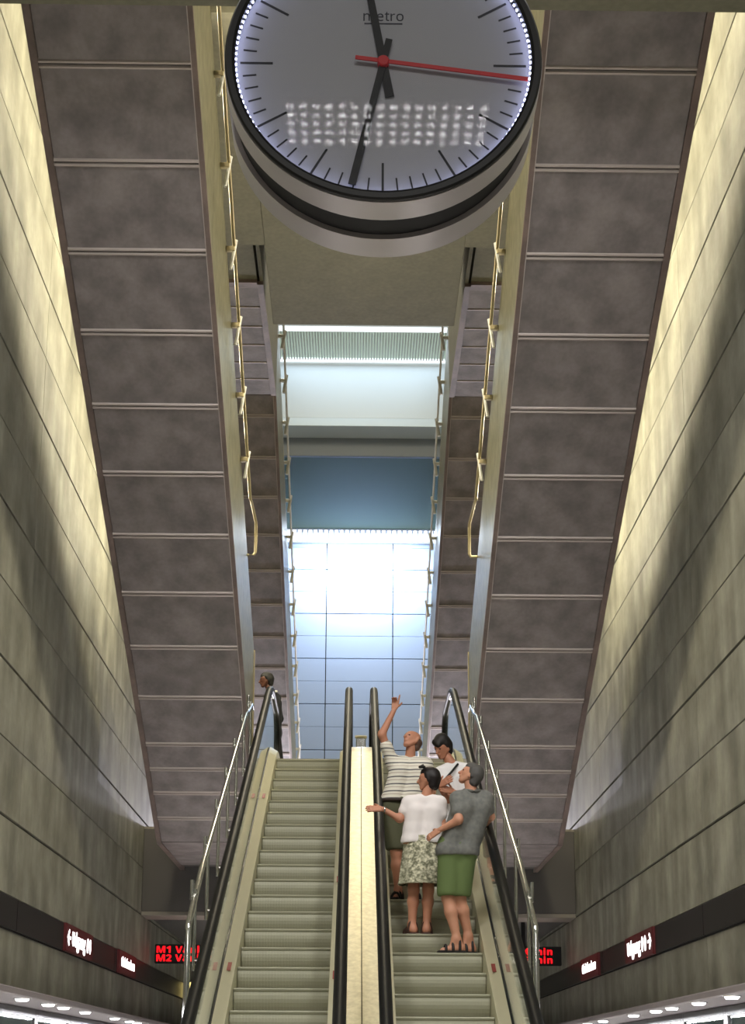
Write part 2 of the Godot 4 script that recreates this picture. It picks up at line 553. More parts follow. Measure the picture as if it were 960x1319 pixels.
func belt(off: float) -> Array:   # outline of handrail or glass along the run, at a height above the noses
	var pts := []
	pts.append(Vector2(8.2, off))
	pts.append(Vector2(8.9, off))
	for i in 5:
		var d := 9.0 + 0.12 * i
		pts.append(Vector2(d, off + maxf(0.0, -4.772 + T * d) * (0.3 + 0.14 * i)))
	var d := 9.9
	while d < 19.8:
		pts.append(Vector2(d, off - 4.772 + T * d))
		d += 1.1
	for e in [[19.9, 5.49], [20.1, 5.575], [20.3, 5.635], [20.5, 5.66], [20.7, 5.67], [21.7, 5.67]]:
		pts.append(Vector2(e[0], e[1] + off))
	return pts

func escalator(s: float) -> void:
	var t := thing("escalator", "empty escalator beside the carrying one" if s < 0 else "escalator carrying the four standing people", "escalator")
	var x0 := 0.285
	var x1 := 1.115
	var first := 20.05 if s < 0 else 19.96
	var d := first
	var st := st_new()
	# one step: ridged tread, curved riser under a rounded nose
	var prof := [Vector2(0.40, 0.0), Vector2(0.0, 0.0), Vector2(-0.008, -0.008), Vector2(-0.004, -0.022)]
	for i in 7:
		var a := i / 6.0
		prof.append(Vector2(0.004 + 0.05 * a * a - 0.018 * sin(a * PI), -0.03 - 0.19 * a))
	prof.append(Vector2(0.36, -0.22))
	var xa := x0 * s
	var xb := x1 * s
	for i in prof.size():
		var a: Vector2 = prof[i]
		var b: Vector2 = prof[(i + 1) % prof.size()]
		var out := Vector2(b.y - a.y, -(b.x - a.x))
		if out.dot((a + b) / 2 - Vector2(0.2, -0.1)) < 0:
			out = -out
		quad(st, v(xa, a.y, a.x), v(xb, a.y, a.x), v(xb, b.y, b.x), v(xa, b.y, b.x), v(0, out.y, out.x))
	var mid := v(0, -0.1, 0.2)
	for i in prof.size():
		var a: Vector2 = prof[i]
		var b: Vector2 = prof[(i + 1) % prof.size()]
		for xx in [xa, xb]:
			tri(st, Vector3(xx, mid.y, mid.z), v(xx, a.y, a.x), v(xx, b.y, b.x), Vector3(signf(xx - (xa + xb) / 2), 0, 0))
	for i in 30:   # cleats proud of the riser
		var xc := lerpf(x0 + 0.014, x1 - 0.014, i / 29.0) * s
		for j in range(3, prof.size() - 2):
			var a: Vector2 = prof[j] - Vector2(0.006, 0)
			var b: Vector2 = prof[j + 1] - Vector2(0.006, 0)
			quad(st, v(xc - 0.007, a.y, a.x), v(xc + 0.007, a.y, a.x), v(xc + 0.007, b.y, b.x), v(xc - 0.007, b.y, b.x), v(0, 0, -1))
			for e in [-0.007, 0.007]:
				quad(st, v(xc + e, a.y, a.x), v(xc + e, a.y, a.x + 0.006), v(xc + e, b.y, b.x + 0.006), v(xc + e, b.y, b.x), Vector3(e, 0, 0))
	var step_mesh := st.commit()
	while d > 9.4:
		part("step", step_mesh, M.step, t, v(0, nose(d), d))
		d -= 0.4
	part("comb_plate", box_lh(v(xa, LAND - 0.2, first + 0.42), v(xb, LAND, 20.74), 0.004), M.comb, t)
	for side in [[x1, 1.0], [x0, -1.0]]:
		var x: float = side[0]
		var o: float = side[1]
		var run := belt(0.0)
		# skirt beside the steps, inner deck, base channel, outer deck and cladding, in cross-section (outward, height)
		var pieces := [
			["skirt", [Vector2(0.004, -0.32), Vector2(0.016, -0.32), Vector2(0.016, 0.10), Vector2(0.004, 0.10)], M.deck],
			["inner_deck", [Vector2(0.004, 0.10), Vector2(0.10, 0.16), Vector2(0.10, 0.05), Vector2(0.016, 0.05)], M.deck],
			["glass_channel", [Vector2(0.10, 0.135), Vector2(0.135, 0.135), Vector2(0.135, 0.05), Vector2(0.10, 0.05)], M.rubber],
		]
		if o > 0:
			pieces.append(["outer_deck", [Vector2(0.135, 0.165), Vector2(0.22, 0.165), Vector2(0.22, 0.05), Vector2(0.135, 0.05)], M.deck])
			pieces.append(["cladding", [Vector2(0.20, 0.05), Vector2(0.215, 0.05), Vector2(0.215, -1.0), Vector2(0.20, -1.0)], M.satin])
		for p in pieces:
			part(p[0], extrude_run(p[1], run, x, o, s), p[2], t)
		# glass in panels with fine gaps, and the handrail on top with its returns
		var gx := (x + o * 0.1175) * s
		var base := belt(0.135)
		var head := belt(0.93)
		var cut := 0
		var sg := st_new()
		for i in base.size() - 1:
			var a: Vector2 = base[i]
			var b: Vector2 = base[i + 1]
			add_prism(sg, [a, b, head[i + 1], head[i]], gx - 0.005, gx + 0.005)
			cut += 1
		for e in [[head[0], base[0], -1.0], [head[head.size() - 1], base[base.size() - 1], 1.0]]:
			var hh: float = (e[0].y - e[1].y) / 2
			var c := Vector2(e[0].x, e[1].y + hh)
			var pl := []
			for k in 13:
				pl.append(c + Vector2(e[2] * sin(PI * k / 12.0) * hh, cos(PI * k / 12.0) * hh))
			add_prism(sg, pl, gx - 0.005, gx + 0.005)
		part("glass_balustrade", sg.commit(), M.glass, t)
		var top := belt(0.95)
		var pts := []
		for e in [[top[0], -1.0], [top[top.size() - 1], 1.0]]:
			var loop := []
			for k in 11:
				loop.append(v(gx, e[0].y - 0.40 + 0.40 * cos(PI * k / 10.0), e[0].x + e[1] * 0.40 * sin(PI * k / 10.0)))
			if e[1] < 0:
				loop.reverse()
				pts = loop
				for q in top.slice(1, top.size() - 1):
					pts.append(v(gx, q.y, q.x))
			else:
				pts += loop
		part("handrail", tube(pts, 0.05, 12, 1.0), M.rubber, t)
		var lower := []
		for q in pts:
			lower.append(q - Vector3(0, 0.045, 0))
		part("handrail_guide", tube(lower.slice(11, lower.size() - 11), 0.026, 8), M.chrome, t)

	# safety stickers on the decks beside the steps
	var sticker := plain(Color(0.55, 0.12, 0.12), 0.5)
	for e in [[x1 + 0.05, 13.75], [x0 - 0.05, 15.7], [x0 - 0.05, 13.6], [x1 + 0.05, 18.2]]:
		part("sticker", box_mesh(Vector3(0.035, 0.003, 0.17), 0.0), sticker, t, v(e[0] * s, nose(e[1]) + 0.142, e[1]), Basis(Vector3.RIGHT, atan(T)))

func extrude_run(sec: Array, run: Array, x: float, o: float, s: float) -> Mesh:
	var st := st_new()
	var mid := Vector2.ZERO
	for p in sec:
		mid += p / sec.size()
	for i in run.size() - 1:
		for k in sec.size():
			var a: Vector2 = sec[k]
			var b: Vector2 = sec[(k + 1) % sec.size()]
			var q := []
			for e in [[a, run[i]], [b, run[i]], [b, run[i + 1]], [a, run[i + 1]]]:
				q.append(v((x + o * e[0].x) * s, e[1].y + e[0].y, e[1].x))
			var out := (a + b) / 2 - mid
			quad(st, q[0], q[1], q[2], q[3], Vector3(out.x * o * s, out.y, 0))
	for e in [[run[0], 1.0], [run[run.size() - 1], -1.0]]:
		for k in range(1, sec.size() - 1):
			var q := []
			for c in [sec[0], sec[k], sec[k + 1]]:
				q.append(v((x + o * c.x) * s, e[0].y + c.y, e[0].x))
			tri(st, q[0], q[1], q[2], Vector3(0, 0, e[1]))
	return st.commit()

func centre_deck() -> void:
	var t := thing("escalator_deck", "bright cream metal deck between the two escalators", "deck")
	var run := belt(0.0)
	for s in [-1.0, 1.0]:
		part("deck_plate", extrude_run([Vector2(0.004, 0.17), Vector2(0.145, 0.165), Vector2(0.145, 0.03), Vector2(0.004, 0.03)], run, 0.0, 1.0, s), M.satin, t)
	part("deck_core", extrude_run([Vector2(-0.13, 0.03), Vector2(0.13, 0.03), Vector2(0.13, -0.9), Vector2(-0.13, -0.9)], run, 0.0, 1.0, 1.0), M.joint, t)
	# small sensor post at the head of the deck
	var p := thing("sensor_post", "small grey metal post at the head of the cream deck", "post", "", v(0, LAND + 0.17, 21.6))
	part("body", box_lh(Vector3(-0.07, 0.0, -0.05), Vector3(0.07, 0.36, 0.05), 0.012), M.chrome, p)
	part("cap", box_lh(Vector3(-0.085, 0.36, -0.06), Vector3(0.085, 0.39, 0.06), 0.01), M.satin, p)

func side_railing(s: float) -> void:
	var t := thing("steel_railing", "polished steel railing with short posts along the outside of the " + ("empty escalator" if s < 0 else "escalator carrying people"), "railing")
	var x := 1.5 * s
	var pts := [v(x, 1.95, 13.4), v(x, 2.74, 13.4), v(x, 2.80, 13.42), v(x, 2.85, 13.5)]
	var d := 14.5
	while d < 20.6:
		pts.append(v(x, nose(d) + 0.75, d))
		d += 1.0
	pts.append(v(x, LAND + 0.73, 20.7))
	part("rail", tube(pts, 0.028, 12), M.chrome, t)
	for i in 7:
		var e := 13.9 + 1.07 * i
		part("post", tube([v(x, nose(e) + 0.03, e), v(x, nose(e) + 0.76, e)], 0.016, 8), M.chrome, t)
		part("bracket", tube([v(1.33 * s, nose(e) + 0.13, e), v(x, nose(e) + 0.13, e)], 0.014, 8), M.chrome, t)
		part("post_head", tube([v(x + 0.03 * s, nose(e) + 0.66, e), v(x + 0.03 * s, nose(e) + 0.84, e)], 0.018, 8), M.chrome, t)

# ---------------------------------------------------------------- clock
func clock() -> void:
	var t := thing("hanging_clock", "large round hanging clock with grey face and red second hand", "clock", "", px(494, 76, 5.985))
	var rim := lathe([Vector2(0.655, -0.05), Vector2(0.655, 0.012), Vector2(0.668, 0.02), Vector2(0.692, 0.02), Vector2(0.70, 0.012), Vector2(0.70, 0.0), Vector2(0.655, -0.05)], 96)
	part("front_rim", rim, M.black, t)
	M.drum = plain(Color(0.72, 0.70, 0.70), 0.42, 0.4)
	part("front_band", lathe([Vector2(0.69, -0.004), Vector2(0.703, -0.004), Vector2(0.703, -0.145), Vector2(0.60, -0.145)], 96), M.drum, t)
	part("middle_band", lathe([Vector2(0.60, -0.145), Vector2(0.68, -0.146), Vector2(0.68, -0.305), Vector2(0.60, -0.305)], 96), plain(Color(0.012, 0.012, 0.014), 0.7), t)
	part("back_band", lathe([Vector2(0.0, -0.306), Vector2(0.703, -0.306), Vector2(0.703, -0.465), Vector2(0.60, -0.465), Vector2(0.0, -0.46)], 96), M.drum, t)
	var face_m := plain(Color(0.66, 0.665, 0.69), 0.55)
	part("face", lathe([Vector2(0.66, -0.055), Vector2(0.66, -0.04), Vector2(0.0, -0.04)], 96), face_m, t)
	var tick_m := plain(Color(0.05, 0.055, 0.08), 0.6)
	for i in 60:
		var a := TAU * i / 60.0
		var hour := i % 5 == 0
		var r0 := 0.49 if hour else 0.565
		var r1 := 0.635 if hour else 0.625
		var b := Basis(Vector3.BACK, -a)
		part("minute_mark" if not hour else "hour_mark", box_mesh(Vector3(0.010 if hour else 0.007, r1 - r0, 0.002), 0.0), tick_m, t, b * Vector3(0, (r0 + r1) / 2, -0.0385), b)
	var hand_m := plain(Color(0.03, 0.033, 0.045), 0.6)
	hand(t, "hour_hand", 350.0, 0.44, -0.17, 0.040, 0.030, -0.030, hand_m)
	hand(t, "minute_hand", 192.5, 0.62, -0.12, 0.030, 0.034, -0.022, hand_m)
	var red := plain(Color(0.78, 0.10, 0.13), 0.5)
	hand(t, "second_hand", 97.5, 0.645, -0.125, 0.018, 0.018, -0.012, red)
	part("hub", lathe([Vector2(0.0, -0.004), Vector2(0.022, -0.004), Vector2(0.026, -0.008), Vector2(0.026, -0.04)], 24), red, t)
	var txt := TextMesh.new()
	txt.text = "metro"
	var font := SystemFont.new()
	font.font_names = PackedStringArray(["Droid Sans"])
	txt.font = font
	txt.font_size = 24
	txt.pixel_size = 0.0029
	txt.depth = 0.001
	part("lettering", txt, plain(Color(0.17, 0.18, 0.23), 0.6), t, Vector3(0.0, 0.247, -0.039))
	part("lettering_line", box_mesh(Vector3(0.17, 0.006, 0.002), 0.0), plain(Color(0.20, 0.21, 0.26), 0.6), t, Vector3(0.0, 0.208, -0.039))
	var led := st_new()
	for i in 150:
		var a := TAU * i / 150.0
		var b := Basis(Vector3.BACK, a)
		add_box(led, b * Vector3(0.651, 0, -0.012), Vector3(0.006, 0.010, 0.010), 0.002, b)
	var lm := part("led_ring", led.commit(), glow(Color(0.80, 0.82, 1.0), 18.0), t)
	lm.set_meta("kind", "stuff")
	part("glass", lathe([Vector2(0.655, 0.004), Vector2(0.655, 0.008), Vector2(0.0, 0.008)], 96), pane(Color(0.9, 0.93, 1.0), 0.02), t)
	part("hanger", tube([Vector3(0, 0.69, -0.225), Vector3(0, 10.43 - t.position.y, -0.225)], 0.03, 12), M.black, t)
	part("hanger_plate", box_mesh(Vector3(0.3, 0.03, 0.3), 0.004), M.black, t, Vector3(0, 10.415 - t.position.y, -0.225))

func hand(t: Node3D, called: String, deg: float, tip: float, tail: float, w0: float, w1: float, z: float, m: Material) -> void:
	var st := st_new()
	var q := [Vector2(-w0 * 0.5, tail), Vector2(w0 * 0.5, tail), Vector2(w1 * 0.5, tip), Vector2(-w1 * 0.5, tip)]
	for e in [[0.003, 1.0], [-0.003, -1.0]]:
		quad(st, Vector3(q[0].x, q[0].y, e[0]), Vector3(q[1].x, q[1].y, e[0]), Vector3(q[2].x, q[2].y, e[0]), Vector3(q[3].x, q[3].y, e[0]), Vector3(0, 0, e[1]))
	for i in 4:
		var a: Vector2 = q[i]
		var b: Vector2 = q[(i + 1) % 4]
		var out := (a + b) / 2 - Vector2(0, (tip + tail) / 2)
		quad(st, Vector3(a.x, a.y, 0.003), Vector3(b.x, b.y, 0.003), Vector3(b.x, b.y, -0.003), Vector3(a.x, a.y, -0.003), Vector3(out.x, out.y, 0))
	part(called, st.commit(), m, t, Vector3(0, 0, z), Basis(Vector3.BACK, deg_to_rad(-deg)))

# ---------------------------------------------------------------- signs, canopies, displays
func words(t: Node, called: String, text: String, size: float, m: Material, at: Vector3, b: Basis, stretch := 1.0) -> void:
	var txt := TextMesh.new()
	txt.text = text
	var font := SystemFont.new()
	font.font_names = PackedStringArray(["Droid Sans"])
	font.font_weight = 700
	txt.font = font
	txt.font_size = 32
	txt.pixel_size = size / 32.0
	txt.depth = 0.004
	part(called, txt, m, t, at, b.scaled_local(Vector3(stretch, 1, 1)))

func sign_band(s: float) -> void:
	var where := "left" if s < 0 else "right"
	var t := struct("trim_4" if s < 0 else "trim_5", box_lh(v(s * (HALF - 0.005), 3.004, -14), v(s * (HALF + 0.03), 3.36, 33.4), 0.003), M.joint, "black sign band backing along the " + where + " wall", "trim")
	var cols := [-14.0, -4.02, 2.9, 9.82, 16.74, 23.66, 33.4]
	for c in cols.size() - 1:
		part("band_panel", box_mesh(Vector3(0.03, 0.33, cols[c + 1] - cols[c] - 0.02), 0.004), M.band, t, v(s * (HALF - 0.018), 3.183, (cols[c] + cols[c + 1]) / 2))
	if s < 0:
		var e := thing("end_light", "small cream light box at the far end of the black band", "lamp", "", v(s * (HALF - 0.12), 3.183, 33.3))
		part("light_box", box_mesh(Vector3(0.17, 0.34, 0.08), 0.01), glow(Color(1.0, 0.90, 0.55), 1.6), e)
		part("frame", box_mesh(Vector3(0.2, 0.37, 0.05), 0.006), M.white, e, v(0, 0, 0.04))
	var b := Basis(Vector3.UP, PI / 2 if s < 0 else -PI / 2)
	var red := glow(Color(0.30, 0.06, 0.07), 0.22)
	var lit := glow(Color(1, 0.97, 0.97), 4.0)
	for e in [[19.45, 21.45, "way_out_sign", "lit dark red way out sign with white lettering and an arrow, on the black band"], [23.9, 25.75, "station_sign", "lit dark red station name sign with white lettering, on the black band"]]:
		var c: float = (e[0] + e[1]) / 2
		var g := thing(e[2], e[3], "sign", "illuminated signs on the black bands" if e[2] == "way_out_sign" else "illuminated station names on the black bands", v(s * (HALF - 0.035), 3.183, c))
		part("sign_box", box_mesh(Vector3(0.05, 0.345, e[1] - e[0]), 0.008), red, g, Vector3(-0.012 * s, 0, 0))
		var face := Vector3(-0.04 * s, 0, 0)
		if e[2] == "way_out_sign":
			words(g, "lettering", "Udgang", 0.25, lit, face + Vector3(0, 0, 0.12 if s < 0 else -0.32), b, 1.1)
			for k in 2:
				part("pictogram", lathe([Vector2(0.0, 0.002), Vector2(0.07, 0.002), Vector2(0.07, -0.002)], 20), lit, g, face + Vector3(0, 0, -0.56 - 0.2 * k if s < 0 else 0.32 + 0.2 * k), b.scaled_local(Vector3(0.8, 1.4, 1)))
			var dir := 1.0
			var az := 0.80
			part("arrow_shaft", box_mesh(Vector3(0.006, 0.035, 0.20), 0.0), lit, g, face + Vector3(0, 0, az))
			for k in [-1.0, 1.0]:
				part("arrow_head", box_mesh(Vector3(0.006, 0.035, 0.14), 0.0), lit, g, face + Vector3(0, 0.04 * k, az + 0.06 * dir), Basis(Vector3.RIGHT, k * dir * 0.8))
		else:
			words(g, "lettering", "Christianshavn", 0.20, lit, face, b, 1.0)

func canopy(s: float) -> void:
	var where := "left" if s < 0 else "right"
	M.lilac = plain(Color(0.50, 0.47, 0.48), 0.5)
	var t := struct("trim_6" if s < 0 else "trim_7", box_lh(v(s * 3.0, 2.20, -14), v(s * 3.77, 2.27, 36), 0.012), M.lilac, "grey canopy over the platform doors along the " + where + " wall", "trim")
	part("wall_fascia", box_lh(v(s * 3.735, 2.27, -14), v(s * 3.80, 2.37, 36), 0.004), M.lilac, t)
	var lens := glow(Color(1, 1, 1), 5.0)
	var ring := lathe([Vector2(0.0, 0.028), Vector2(0.05, 0.026), Vector2(0.062, 0.012), Vector2(0.064, 0.0)], 20)
	for d in [11.6, 13.0, 14.27, 15.5, 16.32, 17.64, 19.83, 21.15, 21.87, 23.2, 24.5, 25.8]:
		var g := thing("downlight", "round white downlight under the grey canopies over the platform doors", "lamp", "downlights under the canopies", v(s * 3.08, 2.20, d))
		part("lens", ring, lens, g, Vector3.ZERO, Basis(Vector3.RIGHT, PI / 2))
		part("bezel", lathe([Vector2(0.064, 0.0), Vector2(0.078, 0.006), Vector2(0.08, 0.0)], 20), M.chrome, g, Vector3.ZERO, Basis(Vector3.RIGHT, PI / 2))
	# platform screen doors
	for i in 9:
		var d := 10.0 + 2.0 * i
		var g := thing("platform_door", "glass platform door in a dark frame under a grey canopy", "door", "platform doors", v(s * 3.52, 0, d))
		part("pane", box_lh(Vector3(-0.01, 0.05, -0.92), Vector3(0.01, 2.10, 0.92), 0.0), M.door_glass, g)
		for z in [-0.96, 0.96]:
			part("stile", box_lh(Vector3(-0.03, 0.0, z - 0.04), Vector3(0.03, 2.195, z + 0.04), 0.006), M.band, g)
		part("head_rail", box_lh(Vector3(-0.03, 2.10, -0.92), Vector3(0.03, 2.195, 0.92), 0.004), M.band, g)

func led_display(s: float) -> void:
	var g := thing("led_display", "black departure display with red dot letters, showing " + ("line names" if s < 0 else "minutes"), "display", "", v(s * 3.05, 3.575, 28.0))
	part("case", box_lh(Vector3(-0.6, -0.17, -0.06), Vector3(0.6, 0.17, 0.06), 0.01), M.black, g)
	part("hanger", box_lh(Vector3(-0.035 - 0.08 * s, 0.17, -0.03), Vector3(0.035 - 0.08 * s, 0.625, 0.03), 0.004), M.black, g)
	var red := glow(Color(1.0, 0.05, 0.10), 1.6)
	for k in 2:
		var y := 0.075 - 0.15 * k
		if s < 0:
			words(g, "lettering", ["M1 Vanløse", "M2 Vanløse"][k], 0.165, red, Vector3(-0.02, y, 0.062), Basis.IDENTITY, 1.25)
		else:
			words(g, "lettering", ["4 min", "6 min"][k], 0.165, red, Vector3(0.18, y, 0.062), Basis.IDENTITY, 1.2)

# ---------------------------------------------------------------- far end
func end_bay() -> void:
	var w := struct("wall_end", box_lh(v(-HALF, LAND, 50.56), v(HALF, 22.3, 51.0), 0.0), M.joint, "bright pale blue tiled end wall above the landing", "wall")
	var xs := [-HALF, -3.405, -1.135, 1.135, 3.405, HALF]
	for r in 18:
		var y0 := 17.48 - 0.7905 * (15 - r)
		for c in 5:
			var thick := 0.014 if r % 2 == 0 else 0.006
			var thick2 := 0.014 if r % 2 == 1 else 0.006
			if y0 < LAND - 0.3:
				continue
			part("tile", box_mesh(Vector3(xs[c + 1] - xs[c] - 0.03, 0.7905 - thick - thick2, 0.05), 0.004), M.tile, w, v((xs[c] + xs[c + 1]) / 2, y0 + (0.7905 + thick - thick2) / 2, 50.535))
	part("upper_wall", box_lh(v(-HALF, 19.85, 50.51), v(HALF, 22.3, 50.56), 0.0), M.white, w)
	# lamp with upright glowing tubes at the head of the end wall
	var t := thing("end_wall_lamp", "bright white lamp row of upright tubes above the tiled end wall", "lamp", "", v(0, 19.2, 50.22))
	part("housing", box_lh(Vector3(-HALF, 0.38, -0.28), Vector3(HALF, 0.5, 0.14), 0.01), M.fascia, t)
	part("back_plate", box_lh(Vector3(-3.6, 0.0, -0.26), Vector3(3.6, 0.38, -0.20), 0.004), M.white, t)
	var tm := glow(Color(0.95, 0.97, 1.0), 1.6)
	for i in 40:
		part("tube", tube([Vector3(-3.51 + 0.18 * i, 0.0, 0.0), Vector3(-3.51 + 0.18 * i, 0.38, 0.0)], 0.06, 10), tm, t)
	# teal ceiling, its edge, and the white skylight shaft
	struct("ceiling_teal", box_lh(v(-HALF, 19.6, 43.7), v(HALF, 20.1, 50.5), 0.0), M.teal, "teal ceiling in front of the tiled end wall", "ceiling")
	struct("trim_8", box_lh(v(-HALF, 19.56, 43.55), v(HALF, 20.2, 43.7), 0.01), M.fascia, "grey fascia at the edge of the teal ceiling", "trim")
	struct("trim_9", box_lh(v(-HALF, 20.14, 42.65), v(HALF, 20.4, 43.56), 0.01), M.ledge, "grey ledge under the white shaft wall", "trim")
	struct("wall_shaft", box_lh(v(-HALF, 20.4, 42.65), v(HALF, 22.3, 42.9), 0.0), M.white, "white wall of the skylight shaft above the grey ledge", "wall")
	var g := thing("grille_lamp", "bright ceiling lamp behind a white louvre grille above the white shaft wall", "lamp", "", v(0, 22.24, 41.6))
	part("diffuser", box_lh(Vector3(-3.4, 0.02, -0.95), Vector3(3.4, 0.05, 0.95), 0.0), glow(Color(0.85, 0.92, 0.86), 0.3), g)
	for z in [-0.98, 0.98]:
		part("lamp_edge", box_lh(Vector3(-3.5, -0.06, z - 0.05), Vector3(3.5, 0.05, z + 0.05), 0.006), glow(Color(0.95, 0.98, 1.0), 1.3), g)
	for i in 82:
		part("louvre", box_mesh(Vector3(0.036, 0.06, 1.84), 0.0), M.white, g, Vector3(-3.32 + 0.082 * i, -0.015, 0))

func lamps() -> void:
	# warm tube lamps hung over every lower flight, hidden from the platform by the flights themselves
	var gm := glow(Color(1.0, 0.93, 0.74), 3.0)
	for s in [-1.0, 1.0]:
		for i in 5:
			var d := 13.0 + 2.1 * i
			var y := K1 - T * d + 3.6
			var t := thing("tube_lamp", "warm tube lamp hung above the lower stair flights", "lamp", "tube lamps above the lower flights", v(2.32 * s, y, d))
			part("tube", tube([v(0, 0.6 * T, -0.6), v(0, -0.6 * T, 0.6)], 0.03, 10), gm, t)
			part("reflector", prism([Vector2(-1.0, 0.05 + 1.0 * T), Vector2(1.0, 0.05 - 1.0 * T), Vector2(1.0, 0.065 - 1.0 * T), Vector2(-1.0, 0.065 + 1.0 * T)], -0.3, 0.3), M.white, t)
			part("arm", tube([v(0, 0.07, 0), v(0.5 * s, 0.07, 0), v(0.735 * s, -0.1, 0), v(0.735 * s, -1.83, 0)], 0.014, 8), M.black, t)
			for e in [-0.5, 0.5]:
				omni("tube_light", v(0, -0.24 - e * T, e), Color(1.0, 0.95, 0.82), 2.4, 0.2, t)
	for s in [-1.0, 1.0]:
		var t := thing("landing_lamp", "upright tube lamp on the landing under the upper stair flights", "lamp", "tube lamps on the landing", v(2.4 * s, LAND, 37.5))
		part("tube", tube([Vector3(0, 0.5, 0), Vector3(0, 1.3, 0)], 0.04, 12), gm, t)
		part("stand", tube([Vector3(0, 0, 0), Vector3(0, 0.5, 0)], 0.03, 10), M.chrome, t)
		omni("landing_light", Vector3(0, 0.9, 0.1), Color(0.96, 0.95, 1.0), 24.0, 0.15, t)
	# glowing panels in the hall ceiling and under the near slab
	var pm := glow(Color(1.0, 0.96, 0.86), 2.0)
	for d in [30.2, 34.8]:
		var g := thing("ceiling_panel_lamp", "square warm lamp panel in the high hall ceiling", "lamp", "panels in the hall ceiling", v(0, 22.3, d))
		part("diffuser", box_lh(Vector3(-2.3, -0.14, -1.8), Vector3(2.3, -0.1, 1.8), 0.004), pm, g)
		part("frame", box_lh(Vector3(-2.4, -0.1, -1.9), Vector3(2.4, 0.0, 1.9), 0.01), M.white, g)
	for s in [-1.0, 1.0]:
		for e in [[8.9, 4.4], [-7.0, 6.6]]:
			var g := thing("strip_lamp", "long white lamp strip under the near slab", "lamp", "lamp strips under the near slab", v(1.9 * s, 10.43, e[0]))
			part("diffuser", box_lh(Vector3(-0.2, -0.04, -e[1] / 2), Vector3(0.2, -0.02, e[1] / 2), 0.004), pm, g)
			part("frame", box_lh(Vector3(-0.24, -0.02, -e[1] / 2 - 0.04), Vector3(0.24, 0.0, e[1] / 2 + 0.04), 0.004), M.white, g)
	# ceiling lamp of paired dots behind the camera, mirrored in the clock glass
	var t := thing("dot_lamp", "ceiling lamp of small paired white dots under the near slab", "lamp", "", v(0.2, 10.425, -1.15))
	part("tray", box_lh(Vector3(-1.1, -0.02, -0.6), Vector3(1.1, 0.0, 0.6), 0.004), M.black, t)
	var st := st_new()
	for i in 16:
		for j in 5:
			for k in 2:
				add_box(st, Vector3(-0.95 + 0.122 * i + 0.032 * k + rng.randf_range(-0.004, 0.004), -0.024, 0.30 - 0.14 * j), Vector3(0.014, 0.008, 0.02), 0.0)
	var dm := part("led_dots", st.commit(), glow(Color(1, 1, 1), 45.0), t)
	dm.set_meta("kind", "stuff")

